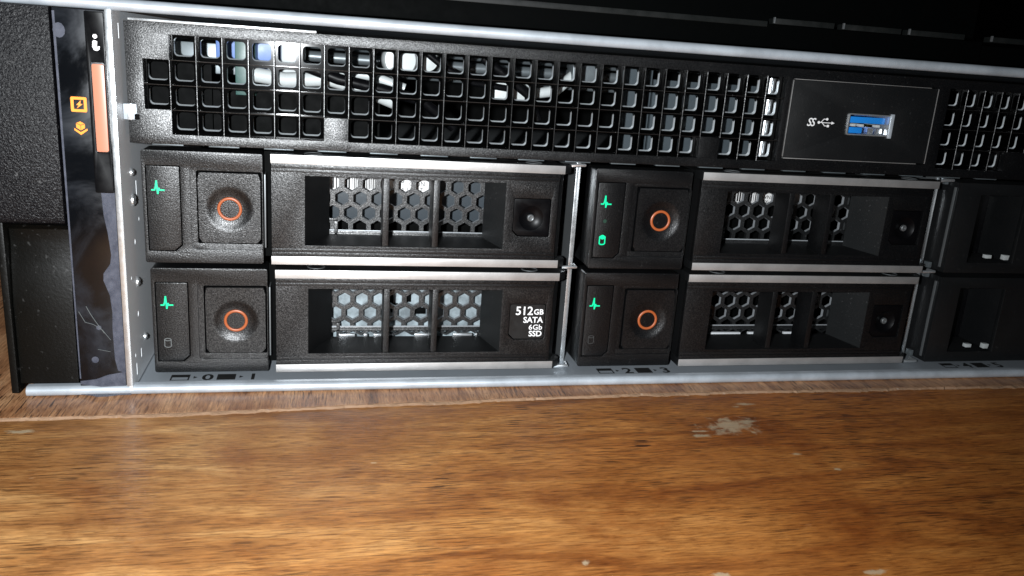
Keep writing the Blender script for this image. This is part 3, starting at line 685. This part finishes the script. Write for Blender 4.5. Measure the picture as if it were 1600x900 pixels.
    for L in inner_loops:
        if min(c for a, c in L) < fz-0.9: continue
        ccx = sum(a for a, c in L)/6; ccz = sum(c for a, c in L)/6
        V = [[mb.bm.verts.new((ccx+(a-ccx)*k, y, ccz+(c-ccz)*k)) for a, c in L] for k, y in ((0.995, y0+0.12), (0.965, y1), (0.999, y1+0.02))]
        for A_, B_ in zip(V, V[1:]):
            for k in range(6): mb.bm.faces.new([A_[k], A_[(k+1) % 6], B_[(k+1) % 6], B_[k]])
    b(mb, 'lit_hex_rims', LITMESH, hm)
    b(MB().box(42, 46.4, 20.3, 20.9, 8.3, 9.0), 'mesh_tab', HEX, hm, 0.1)
    b(MB().box(45.6, 46.5, 20.3, 20.9, 4.5, 8.28), 'mesh_tab', HEX, hm, 0.1)
    # tray: top and foot plates with round dimples, drive inside
    b(MB().box(31.3, 101.5, 11.05, 110, 25.3, 25.9), 'tray_top', SMOOTHP, t, 0.05)
    b(MB().box(3.4, 101.5, 16.05, 110, 0.3, 0.9), 'tray_foot', SMOOTHP, t, 0.05)
    for xx in (40.5, 93.5): b(MB().torus((xx, 9.2, 26.42), 2.0, 0.14, 28, 6, axis='z'), 'dimple', WALLST, t)
    # lock or capacity label
    if kind == 'label':
        pl = b(MB().plate(rrect(88.7, 97.8, 8.6, 17.8, 0.4, 3, ((0,), 1.3)), [], 6.62, 7.6), 'capacity_label', flat('label_black', (0.004, 0.004, 0.004), 0.45), body)
        for s_, sz, zz, sx in (('512', 3.15, 15.05, 1.0), ('SATA', 2.15, 12.95, 1.02), ('6Gb', 1.95, 11.05, 1.05), ('SSD', 2.1, 9.25, 1.02)):
            xx = 95.3 if s_ == '512' else 97.45
            text('label_print', s_, sz, (xx - (0.55 if s_ == '512' else 0), 6.60, zz), WHITEINK, body, 'RIGHT', 0.02 if s_ == '6Gb' else 0.045, sx=sx, spacing=1.04 if s_ == '6Gb' else 0.98)
        b(MB().plate([(92.05, 16.45), (92.5, 17.12), (92.6, 17.12), (92.6, 16.62)], [], 6.572, 6.61), 'label_print', WHITEINK, body)
        text('label_print', 'GB', 2.0, (97.5, 6.60, 15.15), WHITEINK, body, 'RIGHT', 0.04, spacing=1.0)
    else:
        pl = b(MB().plate(rrect(88.7, 97.8, 8.6, 17.8, 0.4, 3, ((0,), 1.3)), [circle(93.2, 13.0, 3.1)], 6.75, 7.9), 'lock_plate', GLOSS, body, 0.04)
        mb = MB(); mb.disc((93.2, 0, 13.0), [(3.15, 6.78), (2.6, 7.2), (1.6, 7.6), (0.95, 7.7), (0.9, 7.1), (0.55, 6.95), (0.5, 7.25), (0.05, 7.3)], 32, caps=False)
        b(mb, 'lock_dish', GLOSS, pl)
        b(MB().disc((93.2, 6.9, 13.0), [(0.95, 0.5), (0.85, 0.1), (0.6, -0.05), (0.42, 0.0), (0.38, 0.25), (0.02, 0.27)], 24), 'lock_pin', WALLST, pl)
    # the drive itself
    if kind == 'label':
        dr = b(MB().box(42, 88, 26, 100, 2, 24), 'drive_body', SLEDMETAL, t, 0.3)
        for x0, x1, z0, z1 in ((58.2, 60.6, 12.2, 15.6), (63.5, 65.4, 12.6, 14.9), (60.0, 61.9, 9.6, 12.2), (66.2, 69.5, 9.2, 11.0)):
            b(MB().box(x0, x1, 25.4, 25.95, z0, z1), 'sled_slot', MATTEBLK, dr, 0.2)
        for x0, x1 in ((46.2, 50.4), (52.6, 53.6), (55.2, 57.2), (58.5, 60.4), (66.0, 71.5), (76.4, 81.6), (82.5, 83.0)):
            b(MB().box(x0, x1, 19.6, 20.6, 4.5, 5.5), 'sled_spring', BARE, dr, 0.15)
    else:
        if kind == 'lock_d':
            for x0, x1 in ((46.2, 56), (58.5, 66.0), (70, 78.6)): b(MB().box(x0, x1, 19.6, 20.6, 4.7, 5.4), 'sled_spring', SIDEST, t, 0.15)
        dr = b(MB().box(42, 88, 30, 100, 6.9, 24), 'drive_body', DRIVEBODY if kind == 'lock_a' else MATTEBLK, t, 0.3)  # second-column drives coloured black to paint in the flash falling off
        b(MB().box(42, 88, 33, 100, 1.5, 6.8), 'drive_board', MATTEBLK, t, 0.1)
        if kind in ('lock_a', 'lock_c'):
            x0, x1 = (44.4, 70.9) if kind == 'lock_a' else (49.5, 76)
            lb = b(MB().box(x0, x1, 29.85, 29.97, 14.4, 24), 'drive_label', LABELW, dr)
            mb = MB(); x_ = x0+0.8; r_ = random.Random(5 if kind == 'lock_a' else 8)
            end = 57.6 if kind == 'lock_a' else x0+11.5
            while x_ < end:
                w_ = r_.choice((0.16, 0.24, 0.34, 0.5)); mb.box(x_, x_+w_, 29.80, 29.9, 15.2, 24); x_ += w_+r_.choice((0.18, 0.25, 0.4))
            b(mb, 'barcode', INK, dr)
            if kind == 'lock_a':
                for ch, xx, zz in (('M', 62.6, 16.5), ('C', 65.0, 16.4), ('D', 66.8, 16.3), ('N', 68.0, 16.4), ('F', 61.4, 14.75), ('4', 62.9, 14.75), ('U', 64.5, 14.8), ('S', 66.4, 14.75), ('T', 67.8, 14.75)):
                    text('label_print', ch, 1.75, (xx, 29.83, zz), INK, dr, sx=0.9)
            else:
                text('label_print', 'WN:', 1.5, (x0+12.3, 29.83, 16.2), INK, dr); text('label_print', '5000', 1.3, (x0+11.9, 29.83, 14.9), INK, dr)
    return t
A = carrier((0.0, 0, 29.5), 'upper left drive carrier with white barcode label behind its mesh and a black lock square', 'lock_a', 'none')
B = carrier((0.8, 0, 2.35), 'lower left drive carrier with a black 512GB SATA SSD label on its handle', 'label', 'grey', mesh_dz=0.5)
C_ = carrier((106.3, 0, 29.4), 'upper drive carrier of the second column with two green lights, pulse and disk', 'lock_c', 'lit')
D = carrier((105.9, 0, 2.4), 'lower drive carrier of the second column, single green pulse light and dark disk mark', 'lock_d', 'dim', mesh_dz=0.5)
# ------------------------------------------------------------------ blank fillers at the right
def filler(origin, label):
    t = empty('blank_filler', origin, label, 'drive blank', 'blank fillers in the third column')
    b = lambda mb, name, mat, par=t, bevel=0.0: mb.build(name, mat, par, bevel=bevel)
    b(MB().plate(rect(1.9, 60, 0.2, 26), [rect(9.0, 24.5, 3.2, 22.8)], 8.0, 9.4), 'filler_face', SMOOTHP, t, 0.12)
    b(MB().box(1.95, 59, 9.42, 24, 0.3, 2.9), 'filler_floor', SMOOTHP, t, 0.05)
    b(MB().box(1.95, 59, 9.42, 24, 23.2, 25.9), 'filler_ceiling', SMOOTHP, t, 0.05)
    b(MB().box(1.95, 8.8, 9.42, 24, 2.95, 23.1), 'filler_block', SMOOTHP, t, 0.1)
    b(MB().box(9, 16.0, 16, 24, 3, 23.1), 'recess_step', SMOOTHP, t, 0.1)
    b(MB().box(16.02, 24.9, 22, 24, 3, 23.1), 'recess_back', GLOSS, t)
    b(MB().box(24.7, 59, 9.42, 24, 2.95, 23.1), 'filler_block', SMOOTHP, t, 0.25)
    b(MB().box(1.9, 3.0, 9.42, 40, 0.2, 26), 'filler_side', SMOOTHP, t, 0.05)
    b(MB().box(1.55, 1.88, 9.4, 10.2, 1.5, 24.5), 'side_ridge', WALLST, t, 0.1)
    for z in (0.4, 24.8): b(MB().box(0.4, 1.5, 12.6, 14.6, z, z+1.7), 'side_pad', INGREY, t, 0.15)
    b(MB().box(15.0, 16.9, 7.9, 9.3, 4.6, 5.6), 'white_clip', WHITEPL, t, 0.12)
    b(MB().hexa([(21.2, 7.9, 4.2), (22.8, 7.9, 4.2), (22.8, 9.3, 4.2), (21.2, 9.3, 4.2), (21.2, 7.9, 5.6), (23.0, 7.9, 5.6), (23.0, 9.3, 5.6), (21.2, 9.3, 5.6)]), 'white_clip', WHITEPL, t, 0.1)
    return t
filler((214.0, 0, 29.4), 'upper black blank filler at the right edge with a dark finger recess')
filler((214.0, 0, 2.2), 'lower black blank filler at the right edge, just above the tray')
# ------------------------------------------------------------------ black device stacked on top and the dark wall behind
DV = (90, 60, 87.2)
dev = empty('black_device', DV, 'dark black equipment case resting on top of the silver server', 'equipment')
def dpart(mb, name, mat, par=None, bevel=0.0): return mb.build(name, mat, par or dev, bevel=bevel, off=DV)
dpart(MB().box(-120, 208.8, 3.0, 300, 87.2, 92.6), 'case_foot', DEVBLK, None, 0.4)
dpart(MB().box(-120, 320, 4.0, 300, 87.3, 91.7), 'case_base', DEVBLK, None, 0.3)
dpart(MB().box(-120, 147, 2.0, 6, 91.8, 93.1), 'case_trim', DEVTRIM, None, 0.2)
dpart(MB().box(-120, 208.5, 6.5, 300, 93.3, 128), 'case_front', DEVBLK, None, 0.4)
dpart(MB().box(60, 92.8, 5.9, 6.4, 94.4, 104), 'mauve_label', MAUVE, None, 0.05)
for xk in (149.4, 168.3, 187.0, 211.5):
    k = dpart(MB().box(xk, xk+16.3, 3.2, 6.2, 92.65, 94.0), 'front_tab', DEVTRIM, None, 0.15)
    MB().box(xk-0.25, xk+0.05, 2.9, 3.6, 92.8, 94.2).build('tab_edge', WALLST, k, bevel=0.05, off=DV)
wall = MB().box(-1500, 2500, 900, 920, -300, 1800).build('back_wall', OLIVE); wall['kind'] = 'structure'; wall['label'] = 'dark olive wall far behind the server'
